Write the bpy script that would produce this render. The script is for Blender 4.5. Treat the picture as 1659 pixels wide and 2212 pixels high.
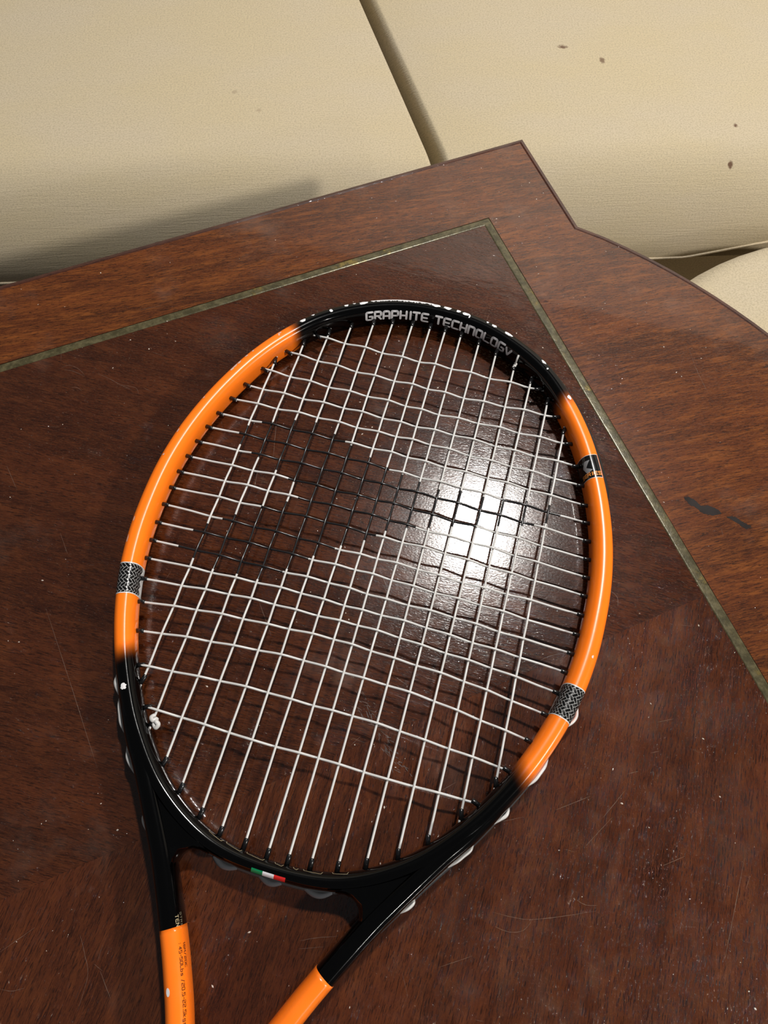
import bpy, bmesh, math, random
from mathutils import Vector, Matrix

# ------------------------------------------------------------------ scene, camera, light
for o in list(bpy.data.objects):
    bpy.data.objects.remove(o, do_unlink=True)
SC = bpy.context.scene
COL = SC.collection
TZ = 0.55                       # height of the table top (m)

cam_d = bpy.data.cameras.new('camera')
cam_d.sensor_fit = 'VERTICAL'
cam_d.sensor_height = 36.0
cam_d.lens = 36.0 * 1534.0 / 2212.0
cam_d.clip_start = 0.01
cam = bpy.data.objects.new('camera', cam_d)
COL.objects.link(cam)
CX = (0.9643023, 0.2637165, 0.0239736)
CY = (-0.2501079, 0.8773046, 0.4096129)
CZ = (0.0869895, -0.4009866, 0.9119444)
cam.matrix_world = Matrix(((CX[0], CY[0], CZ[0], 0.0373567),
                           (CX[1], CY[1], CZ[1], -0.1580145),
                           (CX[2], CY[2], CZ[2], 0.388993 + TZ),
                           (0, 0, 0, 1)))
SC.camera = cam

world = bpy.data.worlds.new('room_ambience')
SC.world = world
world.use_nodes = True
world.node_tree.nodes['Background'].inputs[0].default_value = (0.95, 0.97, 1.0, 1)
world.node_tree.nodes['Background'].inputs[1].default_value = 0.09


def lamp(name, loc, power, radius, color):
    d = bpy.data.lights.new(name, 'POINT')
    d.energy = power
    d.shadow_soft_size = radius
    d.color = color
    o = bpy.data.objects.new(name, d)
    COL.objects.link(o)
    o.location = loc
    return o


lamp('ceiling_lamp_light', (0.135, 0.765, TZ + 1.66), 118.0, 0.045, (1.0, 0.965, 0.92))
lamp('side_lamp_light', (1.88, -0.36, TZ + 1.37), 135.0, 0.06, (1.0, 0.93, 0.84))
lamp('arm_highlight_light', (2.55, -1.86, TZ + 1.80), 40.0, 0.06, (1.0, 0.95, 0.90))  # added unseen light for the highlight along the racket's right arm

SC.view_settings.view_transform = 'Standard'
SC.view_settings.look = 'None'
SC.view_settings.gamma = 1.0
SC.view_settings.use_curve_mapping = False
SC.view_settings.exposure = 0.0

random.seed(7)


# ------------------------------------------------------------------ helpers
def mesh_obj(name, verts, faces, mat, parent=None, smooth=True, mats=None, midx=None):
    me = bpy.data.meshes.new(name)
    me.from_pydata([tuple(v) for v in verts], [], faces)
    me.update()
    if mats:
        for m in mats:
            me.materials.append(m)
    elif mat:
        me.materials.append(mat)
    if midx:
        me.polygons.foreach_set('material_index', midx)
    if smooth:
        me.polygons.foreach_set('use_smooth', [True] * len(me.polygons))
    o = bpy.data.objects.new(name, me)
    COL.objects.link(o)
    if parent is not None:
        o.parent = parent
    return o


def empty(name, loc, rot=(0, 0, 0)):
    o = bpy.data.objects.new(name, None)
    o.empty_display_size = 0.05
    COL.objects.link(o)
    o.location = loc
    o.rotation_euler = rot
    return o


def tag(o, label=None, cat=None, group=None, kind=None):
    if label:
        o['label'] = label
    if cat:
        o['category'] = cat
    if group:
        o['group'] = group
    if kind:
        o['kind'] = kind
    return o


class MB:
    """collects vertices and faces (metres)"""

    def __init__(self):
        self.v = []
        self.f = []

    def add(self, v, f):
        b = len(self.v)
        self.v += [tuple(p) for p in v]
        self.f += [tuple(i + b for i in q) for q in f]

    def box(self, lo, hi):
        x0, y0, z0 = lo
        x1, y1, z1 = hi
        self.add([(x0, y0, z0), (x1, y0, z0), (x1, y1, z0), (x0, y1, z0), (x0, y0, z1), (x1, y0, z1), (x1, y1, z1), (x0, y1, z1)],
                 [(0, 3, 2, 1), (4, 5, 6, 7), (0, 1, 5, 4), (1, 2, 6, 5), (2, 3, 7, 6), (3, 0, 4, 7)])

    def build(self, name, mat, parent=None, smooth=False):
        return mesh_obj(name, self.v, self.f, mat, parent, smooth)


def tube(pts, rads, n=10, caps=True):
    """round tube through 3-D points"""
    pts = [Vector(p) for p in pts]
    if not hasattr(rads, '__len__'):
        rads = [rads] * len(pts)
    V, Fc = [], []
    up = Vector((0, 0, 1))
    for i, p in enumerate(pts):
        t = (pts[min(i + 1, len(pts) - 1)] - pts[max(i - 1, 0)]).normalized()
        a = t.cross(up)
        if a.length < 1e-4:
            a = t.cross(Vector((1, 0, 0)))
        a.normalize()
        b = a.cross(t).normalized()
        for k in range(n):
            w = 2 * math.pi * k / n
            V.append(p + (a * math.cos(w) + b * math.sin(w)) * rads[i])
    for i in range(len(pts) - 1):
        for k in range(n):
            k2 = (k + 1) % n
            Fc.append((i * n + k, i * n + k2, (i + 1) * n + k2, (i + 1) * n + k))
    if caps:
        Fc.append(tuple(range(n - 1, -1, -1)))
        Fc.append(tuple((len(pts) - 1) * n + k for k in range(n)))
    return V, Fc


def catmull(pts, closed, per):
    """Catmull-Rom through tuples of any length"""
    out = []
    n = len(pts)
    rng = range(n) if closed else range(n - 1)
    for i in rng:
        g = (lambda k: pts[k % n]) if closed else (lambda k: pts[max(0, min(n - 1, k))])
        p0, p1, p2, p3 = g(i - 1), g(i), g(i + 1), g(i + 2)
        for j in range(per):
            t = j / per
            out.append(tuple(0.5 * (2 * b + (c - a) * t + (2 * a - 5 * b + 4 * c - d) * t * t + (-a + 3 * b - 3 * c + d) * t ** 3)
                             for a, b, c, d in zip(p0, p1, p2, p3)))
    if not closed:
        out.append(tuple(pts[-1]))
    return out


def sstep(a, b, x):
    t = max(0.0, min(1.0, (x - a) / (b - a)))
    return t * t * (3 - 2 * t)


# ------------------------------------------------------------------ materials
def new_mat(name):
    m = bpy.data.materials.new(name)
    m.use_nodes = True
    nt = m.node_tree
    return m, nt, nt.nodes['Principled BSDF']


def nd(nt, typ, **kw):
    n = nt.nodes.new(typ)
    for k, v in kw.items():
        setattr(n, k, v)
    return n


def mathn(nt, op, a, b=None, c=None, clamp=False):
    n = nt.nodes.new('ShaderNodeMath')
    n.operation = op
    n.use_clamp = clamp
    for i, x in enumerate((a, b, c)):
        if x is None:
            continue
        if isinstance(x, (int, float)):
            n.inputs[i].default_value = x
        else:
            nt.links.new(x, n.inputs[i])
    return n.outputs[0]


def mixc(nt, fac, a, b, mode='MIX'):
    n = nt.nodes.new('ShaderNodeMix')
    n.data_type = 'RGBA'
    n.blend_type = mode
    for idx, x in ((0, fac), (6, a), (7, b)):
        if isinstance(x, (int, float)):
            n.inputs[idx].default_value = x
        elif isinstance(x, tuple):
            n.inputs[idx].default_value = (x[0], x[1], x[2], 1)
        else:
            nt.links.new(x, n.inputs[idx])
    return n.outputs[2]


def noise(nt, vec, scale=1.0, detail=3.0, rough=0.5, dist=0.0):
    n = nt.nodes.new('ShaderNodeTexNoise')
    n.inputs['Scale'].default_value = scale
    n.inputs['Detail'].default_value = detail
    n.inputs['Roughness'].default_value = rough
    n.inputs['Distortion'].default_value = dist
    nt.links.new(vec, n.inputs['Vector'])
    return n.outputs['Fac']


def mapping(nt, vec, rot=0.0, scale=(1, 1, 1), loc=(0, 0, 0)):
    n = nt.nodes.new('ShaderNodeMapping')
    n.inputs['Rotation'].default_value = (0, 0, rot)
    n.inputs['Scale'].default_value = scale
    n.inputs['Location'].default_value = loc
    nt.links.new(vec, n.inputs['Vector'])
    return n.outputs[0]


def ramp(nt, fac, lo, hi, a=0.0, b=1.0):
    n = nt.nodes.new('ShaderNodeMapRange')
    n.interpolation_type = 'SMOOTHSTEP'
    n.inputs[1].default_value = lo
    n.inputs[2].default_value = hi
    n.inputs[3].default_value = a
    n.inputs[4].default_value = b
    nt.links.new(fac, n.inputs[0])
    return n.outputs[0]


def simple(name, col, rough=0.4, metal=0.0, spec=0.5, coat=0.0, bump=None):
    m, nt, p = new_mat(name)
    p.inputs['Base Color'].default_value = (*col, 1)
    p.inputs['Roughness'].default_value = rough
    p.inputs['Metallic'].default_value = metal
    p.inputs['Specular IOR Level'].default_value = spec
    p.inputs['Coat Weight'].default_value = coat
    tc = nd(nt, 'ShaderNodeTexCoord')
    sc, st = bump if bump else (300.0, 0.02)
    f = noise(nt, tc.outputs['Object'], sc, 3)
    b = nd(nt, 'ShaderNodeBump')
    b.inputs['Strength'].default_value = st
    b.inputs['Distance'].default_value = 0.0005
    nt.links.new(f, b.inputs['Height'])
    nt.links.new(b.outputs[0], p.inputs['Normal'])
    r = ramp(nt, noise(nt, tc.outputs['Object'], 90.0, 3), 0.3, 0.7, max(0.02, rough * 0.85), min(1.0, rough * 1.2))
    nt.links.new(r, p.inputs['Roughness'])
    return m


def wood(name, ang, dark, mid, light, orange_amt=0.5, rough=0.2, bstr=0.5, gcon=1.0, msc=(55, 130, 50)):
    """varnished veneer: pores and streaks run along the angle (radians)"""
    m, nt, p = new_mat(name)
    tc = nd(nt, 'ShaderNodeTexCoord').outputs['Object']
    base = mapping(nt, tc, -ang)
    wob = noise(nt, mapping(nt, base, 0, (6, 14, 6)), 1.0, 2)
    comb = nd(nt, 'ShaderNodeVectorMath', operation='ADD')
    xyz = nd(nt, 'ShaderNodeCombineXYZ')
    nt.links.new(mathn(nt, 'MULTIPLY', mathn(nt, 'SUBTRACT', wob, 0.5), 0.014), xyz.inputs[1])
    nt.links.new(base, comb.inputs[0])
    nt.links.new(xyz.outputs[0], comb.inputs[1])
    gv = comb.outputs[0]
    broad = noise(nt, mapping(nt, gv, 0, (5, 42, 5)), 1.0, 4, 0.55)
    mott = noise(nt, mapping(nt, gv, 0, msc), 1.0, 5, 0.65)
    fibre = noise(nt, mapping(nt, gv, 0, (130, 1500, 130)), 1.0, 5, 0.72)
    speck = noise(nt, mapping(nt, gv, 0, (700, 1700, 700)), 1.0, 3, 0.7)
    pore = noise(nt, mapping(nt, gv, 0, (240, 2100, 190)), 1.0, 3, 0.6)
    c = mixc(nt, ramp(nt, broad, 0.3, 0.7), mid, dark)
    c = mixc(nt, mathn(nt, 'MULTIPLY', ramp(nt, mott, 0.42, 0.72), orange_amt), c, light)
    c = mixc(nt, mathn(nt, 'MULTIPLY', ramp(nt, fibre, 0.50, 0.70), 0.75 * gcon), c, mixc(nt, 0.45, c, light))
    c = mixc(nt, mathn(nt, 'MULTIPLY', ramp(nt, fibre, 0.49, 0.33), 0.65 * gcon), c, (dark[0] * 0.55, dark[1] * 0.5, dark[2] * 0.5))
    c = mixc(nt, mathn(nt, 'MULTIPLY', ramp(nt, speck, 0.5, 0.7), 0.35), c, light)
    pm = ramp(nt, pore, 0.52, 0.66)
    c = mixc(nt, mathn(nt, 'MULTIPLY', pm, 0.6 * min(1.3, gcon)), c, (dark[0] * 0.25, dark[1] * 0.25, dark[2] * 0.25))
    # old haze and rubbed varnish
    haze = ramp(nt, noise(nt, mapping(nt, tc, 0.4, (14, 14, 14)), 1.0, 5, 0.65), 0.55, 0.8)
    c = mixc(nt, mathn(nt, 'MULTIPLY', haze, 0.10), c, (0.30, 0.24, 0.20))
    nt.links.new(c, p.inputs['Base Color'])
    rr = mathn(nt, 'ADD', rough, mathn(nt, 'MULTIPLY', haze, 0.12))
    nt.links.new(rr, p.inputs['Roughness'])
    p.inputs['Specular IOR Level'].default_value = 0.33
    # orange-peel and open-pore relief of the varnish
    b1 = noise(nt, mapping(nt, gv, 0, (650, 1150, 420)), 1.0, 2, 0.55)
    b2 = noise(nt, mapping(nt, gv, 0, (90, 260, 90)), 1.0, 2, 0.5)
    hgt = mathn(nt, 'ADD', mathn(nt, 'MULTIPLY', b1, 1.0), mathn(nt, 'MULTIPLY', b2, 0.5))
    hgt = mathn(nt, 'SUBTRACT', hgt, mathn(nt, 'MULTIPLY', pm, 0.12))
    pit = ramp(nt, noise(nt, mapping(nt, gv, 0, (560, 1000, 420), (3, 7, 0)), 1.0, 2, 0.5), 0.545, 0.73)
    hgt2 = mathn(nt, 'ADD', pit, mathn(nt, 'MULTIPLY', b2, 0.22))
    b = nd(nt, 'ShaderNodeBump')
    b.inputs['Strength'].default_value = 1.0
    b.inputs['Distance'].default_value = 0.000190 * bstr
    nt.links.new(hgt2, b.inputs['Height'])
    nt.links.new(b.outputs[0], p.inputs['Coat Normal'])
    p.inputs['Coat Weight'].default_value = 0.7
    p.inputs['Coat Roughness'].default_value = 0.035
    b2_ = nd(nt, 'ShaderNodeBump')
    b2_.inputs['Strength'].default_value = 1.0
    b2_.inputs['Distance'].default_value = 0.000040 * bstr
    nt.links.new(hgt, b2_.inputs['Height'])
    nt.links.new(b2_.outputs[0], p.inputs['Normal'])
    return m


def fabric(name, col, spots=()):
    m, nt, p = new_mat(name)
    tc = nd(nt, 'ShaderNodeTexCoord').outputs['Object']
    sep = nd(nt, 'ShaderNodeSeparateXYZ')
    nt.links.new(tc, sep.inputs[0])
    wv = noise(nt, mapping(nt, tc, 0, (60, 60, 60)), 1.0, 2)
    s = mathn(nt, 'ADD', sep.outputs[0], mathn(nt, 'MULTIPLY', wv, 0.004))
    t = mathn(nt, 'ADD', mathn(nt, 'ADD', sep.outputs[1], sep.outputs[2]), mathn(nt, 'MULTIPLY', wv, 0.004))
    w1 = mathn(nt, 'SINE', mathn(nt, 'MULTIPLY', s, 2 * math.pi / 0.0017))
    w2 = mathn(nt, 'SINE', mathn(nt, 'MULTIPLY', t, 2 * math.pi / 0.0014))
    cb = nd(nt, 'ShaderNodeCombineXYZ')
    nt.links.new(s, cb.inputs[0])
    nt.links.new(t, cb.inputs[1])
    slub = noise(nt, mapping(nt, cb.outputs[0], 0, (22, 420, 1)), 1.0, 4, 0.6)
    slub2 = noise(nt, mapping(nt, cb.outputs[0], 0, (420, 40, 1)), 1.0, 3, 0.6)
    fine = noise(nt, mapping(nt, cb.outputs[0], 0, (520, 620, 1)), 1.0, 2, 0.6)
    blot = noise(nt, mapping(nt, cb.outputs[0], 0, (6, 11, 1)), 1.0, 4, 0.55)
    lightc = tuple(min(1, x * 1.13) for x in col)
    darkc = tuple(x * 0.70 for x in col)
    c = mixc(nt, ramp(nt, blot, 0.3, 0.72), (col[0], col[1] * 0.985, col[2] * 0.93), (col[0] * 0.99, col[1] * 0.995, col[2] * 1.05))
    c = mixc(nt, ramp(nt, slub, 0.5, 0.85, 0, 0.6), c, lightc)
    c = mixc(nt, ramp(nt, slub2, 0.5, 0.85, 0, 0.10), c, lightc)
    c = mixc(nt, ramp(nt, fine, 0.40, 0.68, 0, 0.70), c, darkc)
    wz = mathn(nt, 'MULTIPLY', w1, w2)
    c = mixc(nt, ramp(nt, wz, -1, 1, 0.0, 0.06), c, darkc)
    for (sp, rad, sc_, strg) in spots:
        d = nd(nt, 'ShaderNodeVectorMath', operation='DISTANCE')
        mp = mapping(nt, tc, 0, sc_)
        nt.links.new(mp, d.inputs[0])
        d.inputs[1].default_value = tuple(a * b for a, b in zip(sp, sc_))
        dd = mathn(nt, 'ADD', d.outputs['Value'], mathn(nt, 'MULTIPLY', mathn(nt, 'SUBTRACT', noise(nt, tc, 260.0, 3), 0.5), rad * 1.3))
        f = ramp(nt, dd, rad * 0.35, rad, strg, 0.0)
        c = mixc(nt, f, c, (0.10, 0.045, 0.025))
    nt.links.new(c, p.inputs['Base Color'])
    p.inputs['Roughness'].default_value = 0.92
    p.inputs['Specular IOR Level'].default_value = 0.15
    p.inputs['Sheen Weight'].default_value = 0.15
    h = mathn(nt, 'ADD', mathn(nt, 'MULTIPLY', wz, 0.15), mathn(nt, 'ADD', mathn(nt, 'MULTIPLY', slub, 1.4), fine))
    b = nd(nt, 'ShaderNodeBump')
    b.inputs['Strength'].default_value = 0.55
    b.inputs['Distance'].default_value = 0.0006
    nt.links.new(h, b.inputs['Height'])
    nt.links.new(b.outputs[0], p.inputs['Normal'])
    return m


A1 = math.radians(38.0)
W_BAND = wood('border_veneer', math.radians(28), (0.047, 0.0120, 0.0033), (0.102, 0.0260, 0.0060), (0.215, 0.066, 0.0125), 0.6, 0.24, 0.30, 1.3, (40, 300, 50))
W_PAN_A = wood('panel_veneer_across', math.radians(1.5), (0.028, 0.0072, 0.0028), (0.053, 0.0136, 0.0046), (0.100, 0.029, 0.0085), 0.4, 0.145, 0.95, 1.25)
W_PAN_B = wood('panel_veneer_along', math.radians(88), (0.034, 0.0086, 0.0032), (0.064, 0.0160, 0.0052), (0.115, 0.033, 0.0095), 0.4, 0.145, 0.95, 1.25)
W_EDGE = wood('edge_moulding_wood', A1, (0.035, 0.012, 0.008), (0.062, 0.019, 0.011), (0.10, 0.035, 0.015), 0.4, 0.25, 0.3)
W_LEG = wood('leg_wood', 0.0, (0.04, 0.012, 0.007), (0.075, 0.022, 0.011), (0.11, 0.036, 0.015), 0.4, 0.35, 0.3)

# tarnished brass
BRASS, nt, p = new_mat('tarnished_brass')
tc = nd(nt, 'ShaderNodeTexCoord').outputs['Object']
n1 = noise(nt, tc, 55.0, 5, 0.7)
n2 = noise(nt, tc, 210.0, 4, 0.65)
c = mixc(nt, ramp(nt, n2, 0.35, 0.7), (0.050, 0.043, 0.020), (0.115, 0.098, 0.050))
c = mixc(nt, ramp(nt, n1, 0.58, 0.70), c, (0.32, 0.24, 0.085))
nt.links.new(c, p.inputs['Base Color'])
nt.links.new(ramp(nt, n1, 0.55, 0.68, 0.2, 0.8), p.inputs['Metallic'])
p.inputs['Roughness'].default_value = 0.26
b = nd(nt, 'ShaderNodeBump')
b.inputs['Strength'].default_value = 0.5
b.inputs['Distance'].default_value = 0.0004
nt.links.new(n2, b.inputs['Height'])
nt.links.new(b.outputs[0], p.inputs['Normal'])

# racket paint: black lacquer fading to orange by a painted mask
PAINT, nt, p = new_mat('racket_lacquer')
at = nd(nt, 'ShaderNodeAttribute', attribute_name='orange')
tc = nd(nt, 'ShaderNodeTexCoord').outputs['Object']
grain = noise(nt, tc, 1500.0, 2)
fac = mathn(nt, 'ADD', at.outputs['Fac'], mathn(nt, 'MULTIPLY', mathn(nt, 'SUBTRACT', grain, 0.5), 0.10))
fac = mathn(nt, 'MULTIPLY', fac, at.outputs['Fac'], clamp=True)
scuff = ramp(nt, noise(nt, tc, 120.0, 5, 0.7), 0.60, 0.75, 0, 0.10)
blk = mixc(nt, scuff, (0.0004, 0.0004, 0.00045), (0.012, 0.012, 0.012))
org = mixc(nt, ramp(nt, noise(nt, tc, 160.0, 4, 0.7), 0.45, 0.75, 0, 0.14), (0.95, 0.195, 0.010), (0.70, 0.13, 0.008))
nt.links.new(mixc(nt, fac, blk, org), p.inputs['Base Color'])
nt.links.new(ramp(nt, at.outputs['Fac'], 0, 1, 0.10, 0.26), p.inputs['Roughness'])
p.inputs['Coat Weight'].default_value = 0.0
p.inputs['Specular IOR Level'].default_value = 0.3
p.inputs['Coat Roughness'].default_value = 0.06
b = nd(nt, 'ShaderNodeBump')
b.inputs['Strength'].default_value = 0.06
b.inputs['Distance'].default_value = 0.0006
nt.links.new(noise(nt, tc, 140.0, 3), b.inputs['Height'])
nt.links.new(b.outputs[0], p.inputs['Normal'])

ORANGE = simple('orange_sleeve_paint', (0.95, 0.19, 0.010), 0.24, coat=0.3)
BLACK_PL = simple('black_plastic', (0.006, 0.006, 0.0065), 0.22)
BLACK_MATT = simple('black_bumper_plastic', (0.012, 0.011, 0.011), 0.42)
GREY_PL = simple('grey_grommet_strip', (0.035, 0.037, 0.04), 0.40, bump=(700, 0.25))
CLEAR_GREY = simple('smoky_clear_plastic', (0.085, 0.09, 0.10), 0.18)
STR_W = simple('white_nylon_string', (0.54, 0.54, 0.53), 0.30)
STR_K = simple('black_string_ink', (0.008, 0.008, 0.009), 0.22)
SILVER = simple('silver_print', (0.74, 0.74, 0.77), 0.35)
SILVER_LINE = simple('pale_line_print', (0.55, 0.55, 0.55), 0.35)
INK = simple('black_print', (0.005, 0.005, 0.005), 0.16)
GREYP = simple('grey_print', (0.24, 0.24, 0.25), 0.35)
ORANGEP = simple('orange_print', (0.85, 0.30, 0.05), 0.35)
GOLDP = simple('gold_print', (0.40, 0.33, 0.20), 0.4)
GOLD_DIM = simple('dull_gold_print', (0.15, 0.13, 0.085), 0.4)
BROWN_INK = simple('dark_red_print', (0.10, 0.022, 0.006), 0.4)
CHIP = simple('bare_primer_white', (0.74, 0.74, 0.76), 0.5)
CHIP_DIM = simple('rubbed_primer', (0.62, 0.52, 0.48), 0.5)
GREEN = simple('flag_green', (0.0, 0.20, 0.075), 0.35)
WHITEF = simple('flag_white', (0.72, 0.74, 0.80), 0.35)
RED = simple('flag_red', (0.62, 0.02, 0.02), 0.35)
CRUMB = simple('dust_speck', (0.55, 0.48, 0.42), 0.5)
SCRATCH = simple('scratched_varnish', (0.13, 0.085, 0.065), 0.35)
STAIN = simple('dark_burn_stain', (0.010, 0.006, 0.005), 0.6, spec=0.2)
SMUDGE = simple('grey_rubbed_patch', (0.055, 0.036, 0.030), 0.45)
GRIP = simple('black_grip_tape', (0.012, 0.012, 0.013), 0.7, bump=(500, 0.4))
BEIGE = (0.522, 0.445, 0.306)
PIPING = fabric('beige_piping_fabric', (0.56, 0.47, 0.33))
SOFA_F = fabric('beige_sofa_fabric', (0.52, 0.43, 0.285))
CARPET = simple('floor_boards', (0.10, 0.07, 0.05), 0.6)
WALLM = simple('painted_wall', (0.55, 0.52, 0.47), 0.9)

# ------------------------------------------------------------------ setting
mb = MB()
mb.box((-3, -3, -0.05), (3, 2.0, 0.0))
tag(mb.build('floor', CARPET), 'plain dark floor under the table and sofa', kind='structure')
mb = MB()
mb.box((-3, 2.0, -0.05), (3, 2.1, 2.5))
tag(mb.build('wall_back', WALLM), 'plain painted wall behind the sofa', kind='structure')

# ------------------------------------------------------------------ table
KX, KY = 11.9, 265.3
E1 = (math.cos(A1), math.sin(A1))
E2 = (math.cos(math.radians(-53.4)), math.sin(math.radians(-53.4)))
LP, QW = 860.0, 620.0           # inlaid panel: length and width (mm)


def T(p_, q_, z=0.0):
    return ((KX + p_ * E1[0] + q_ * E2[0]) * 0.001, (KY + p_ * E1[1] + q_ * E2[1]) * 0.001, TZ + z * 0.001)


def end_outline():
    pts = [(61.5, -67.0), (59.8, 31.3)]
    R, pm, qc = 430.0, 163.2, QW / 2
    n = 36
    for i in range(1, n):
        q = 31.3 + (QW - 62.6) * i / n
        pts.append((pm - R + math.sqrt(R * R - (q - qc) ** 2), q))
    pts += [(59.8, QW - 31.3), (61.5, QW + 67.0)]
    return pts


eo = end_outline()
OUTL = eo + [(-LP - a, QW - b) for a, b in eo]


def offset_poly(poly, d):
    out = []
    n = len(poly)
    area = sum(poly[i][0] * poly[(i + 1) % n][1] - poly[(i + 1) % n][0] * poly[i][1] for i in range(n))
    sgn = 1 if area > 0 else -1
    for i in range(n):
        a, b_, c_ = Vector(poly[i - 1]), Vector(poly[i]), Vector(poly[(i + 1) % n])
        t1, t2 = (b_ - a).normalized(), (c_ - b_).normalized()
        n1, n2 = Vector((-t1.y, t1.x)) * sgn, Vector((-t2.y, t2.x)) * sgn
        m = (n1 + n2)
        m = m / max(0.25, m.length_squared) * 2
        out.append((b_.x + m.x * d, b_.y + m.y * d))
    return out


table_root_loc = Vector(T(-LP / 2, QW / 2))
table_root_loc.z = 0.0
table = empty('coffee_table', table_root_loc)
tag(table, 'dark mahogany coffee table with brass inlay lines and bowed end under the racket', 'table')


def tl(v):
    return (v[0] - table_root_loc.x, v[1] - table_root_loc.y, v[2])


def flat_with_hole(outer, inner, z):
    bm = bmesh.new()
    es = []
    for loop in (outer, inner):
        vs = [bm.verts.new(tl(T(a, b_, z))) for a, b_ in loop]
        for i in range(len(vs)):
            es.append(bm.edges.new((vs[i], vs[(i + 1) % len(vs)])))
    bmesh.ops.triangle_fill(bm, use_beauty=True, use_dissolve=False, edges=es)
    bmesh.ops.recalc_face_normals(bm, faces=bm.faces)
    for f in bm.faces:
        if f.normal.z < 0:
            f.normal_flip()
    me = bpy.data.meshes.new('tmp')
    bm.to_mesh(me)
    bm.free()
    V = [v.co.copy() for v in me.vertices]
    Fc = [tuple(q.vertices) for q in me.polygons]
    bpy.data.meshes.remove(me)
    return V, Fc


RECT = [(0, 0), (0, QW), (-LP, QW), (-LP, 0)]
o5 = offset_poly(OUTL, 5.0)
V, Fc = flat_with_hole(o5, RECT, 0.0)
border = mesh_obj('border', V, Fc, W_BAND, table, smooth=False)
border['label'] = 'wide reddish brown veneer border outside the brass line'

# moulded edge around the border
mb = MB()
rings = [(offset_poly(OUTL, 5.0), 0.0), (offset_poly(OUTL, 4.4), -0.7), (offset_poly(OUTL, 3.4), -0.2), (offset_poly(OUTL, 1.2), -0.5), (offset_poly(OUTL, 0.0), -2.0),
         (offset_poly(OUTL, 0.0), -10.0), (offset_poly(OUTL, 2.0), -14.0), (offset_poly(OUTL, 6.0), -20.0), (offset_poly(OUTL, 40.0), -22.0)]
n = len(OUTL)
V = []
for poly, z in rings:
    V += [tl(T(a, b_, z)) for a, b_ in poly]
Fc = []
for r in range(len(rings) - 1):
    for i in range(n):
        j = (i + 1) % n
        Fc.append((r * n + i, (r + 1) * n + i, (r + 1) * n + j, r * n + j))
mould = mesh_obj('edge_moulding', V, Fc, W_EDGE, table, smooth=False)

IW = 6.3                        # width of the brass line
for k, (q0, q1, mat) in enumerate(((IW, QW / 2, W_PAN_A), (QW / 2, QW - IW, W_PAN_B))):
    mb = MB()
    a, b_ = -IW, -LP + IW
    q0_, q1_ = (q0, q1 - 0.03) if k == 0 else (q0 + 0.03, q1)
    v = [tl(T(a, q0_, 0)), tl(T(b_, q0_, 0)), tl(T(b_, q1_, 0)), tl(T(a, q1_, 0)), tl(T(a, q0_, -4)), tl(T(b_, q0_, -4)), tl(T(b_, q1_, -4)), tl(T(a, q1_, -4))]
    mb.add(v, [(0, 1, 2, 3), (0, 4, 5, 1), (1, 5, 6, 2), (2, 6, 7, 3), (3, 7, 4, 0), (7, 6, 5, 4)])
    po = mb.build('veneer_panel', mat, table)
    bmn = bmesh.new()
    bmn.from_mesh(po.data)
    bmesh.ops.recalc_face_normals(bmn, faces=bmn.faces)
    bmn.to_mesh(po.data)
    bmn.free()


def strip(pq, name='brass_inlay'):
    """slightly proud brass strip with worn, uneven edges"""
    (p0, q0), (p1, q1), (p2, q2), (p3, q3) = pq      # two long sides: 0-1 and 3-2
    N = 60
    V, Fc = [], []
    for i in range(N + 1):
        t = i / N
        a = (p0 + (p1 - p0) * t, q0 + (q1 - q0) * t)
        b_ = (p3 + (p2 - p3) * t, q3 + (q2 - q3) * t)
        w = random.uniform(-0.25, 0.25)
        hz = 0.07 + random.uniform(-0.03, 0.03)
        for f, z in ((0.0, -0.5), (0.07, hz * 0.5), (0.2, hz), (0.8, hz), (0.93, hz * 0.5), (1.0, -0.5)):
            V.append(tl(T(a[0] + (b_[0] - a[0]) * f + w * 0.3, a[1] + (b_[1] - a[1]) * f + w * 0.3, z)))
    for i in range(N):
        for k in range(5):
            Fc.append((i * 6 + k, i * 6 + k + 1, (i + 1) * 6 + k + 1, (i + 1) * 6 + k))
    o = mesh_obj(name, V, Fc, BRASS, table, smooth=True)
    bmn = bmesh.new()
    bmn.from_mesh(o.data)
    bmesh.ops.recalc_face_normals(bmn, faces=bmn.faces)
    if sum(f.normal.z for f in bmn.faces) < 0:
        bmesh.ops.reverse_faces(bmn, faces=bmn.faces)
    bmn.to_mesh(o.data)
    bmn.free()
    return o


strip([(0, 0), (-LP, 0), (-LP + IW, IW), (-IW, IW)])
strip([(0, 0), (0, QW), (-IW, QW - IW), (-IW, IW)])
strip([(0, QW), (-LP, QW), (-LP + IW, QW - IW), (-IW, QW - IW)])
strip([(-LP, 0), (-LP, QW), (-LP + IW, QW - IW), (-LP + IW, IW)])

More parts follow.
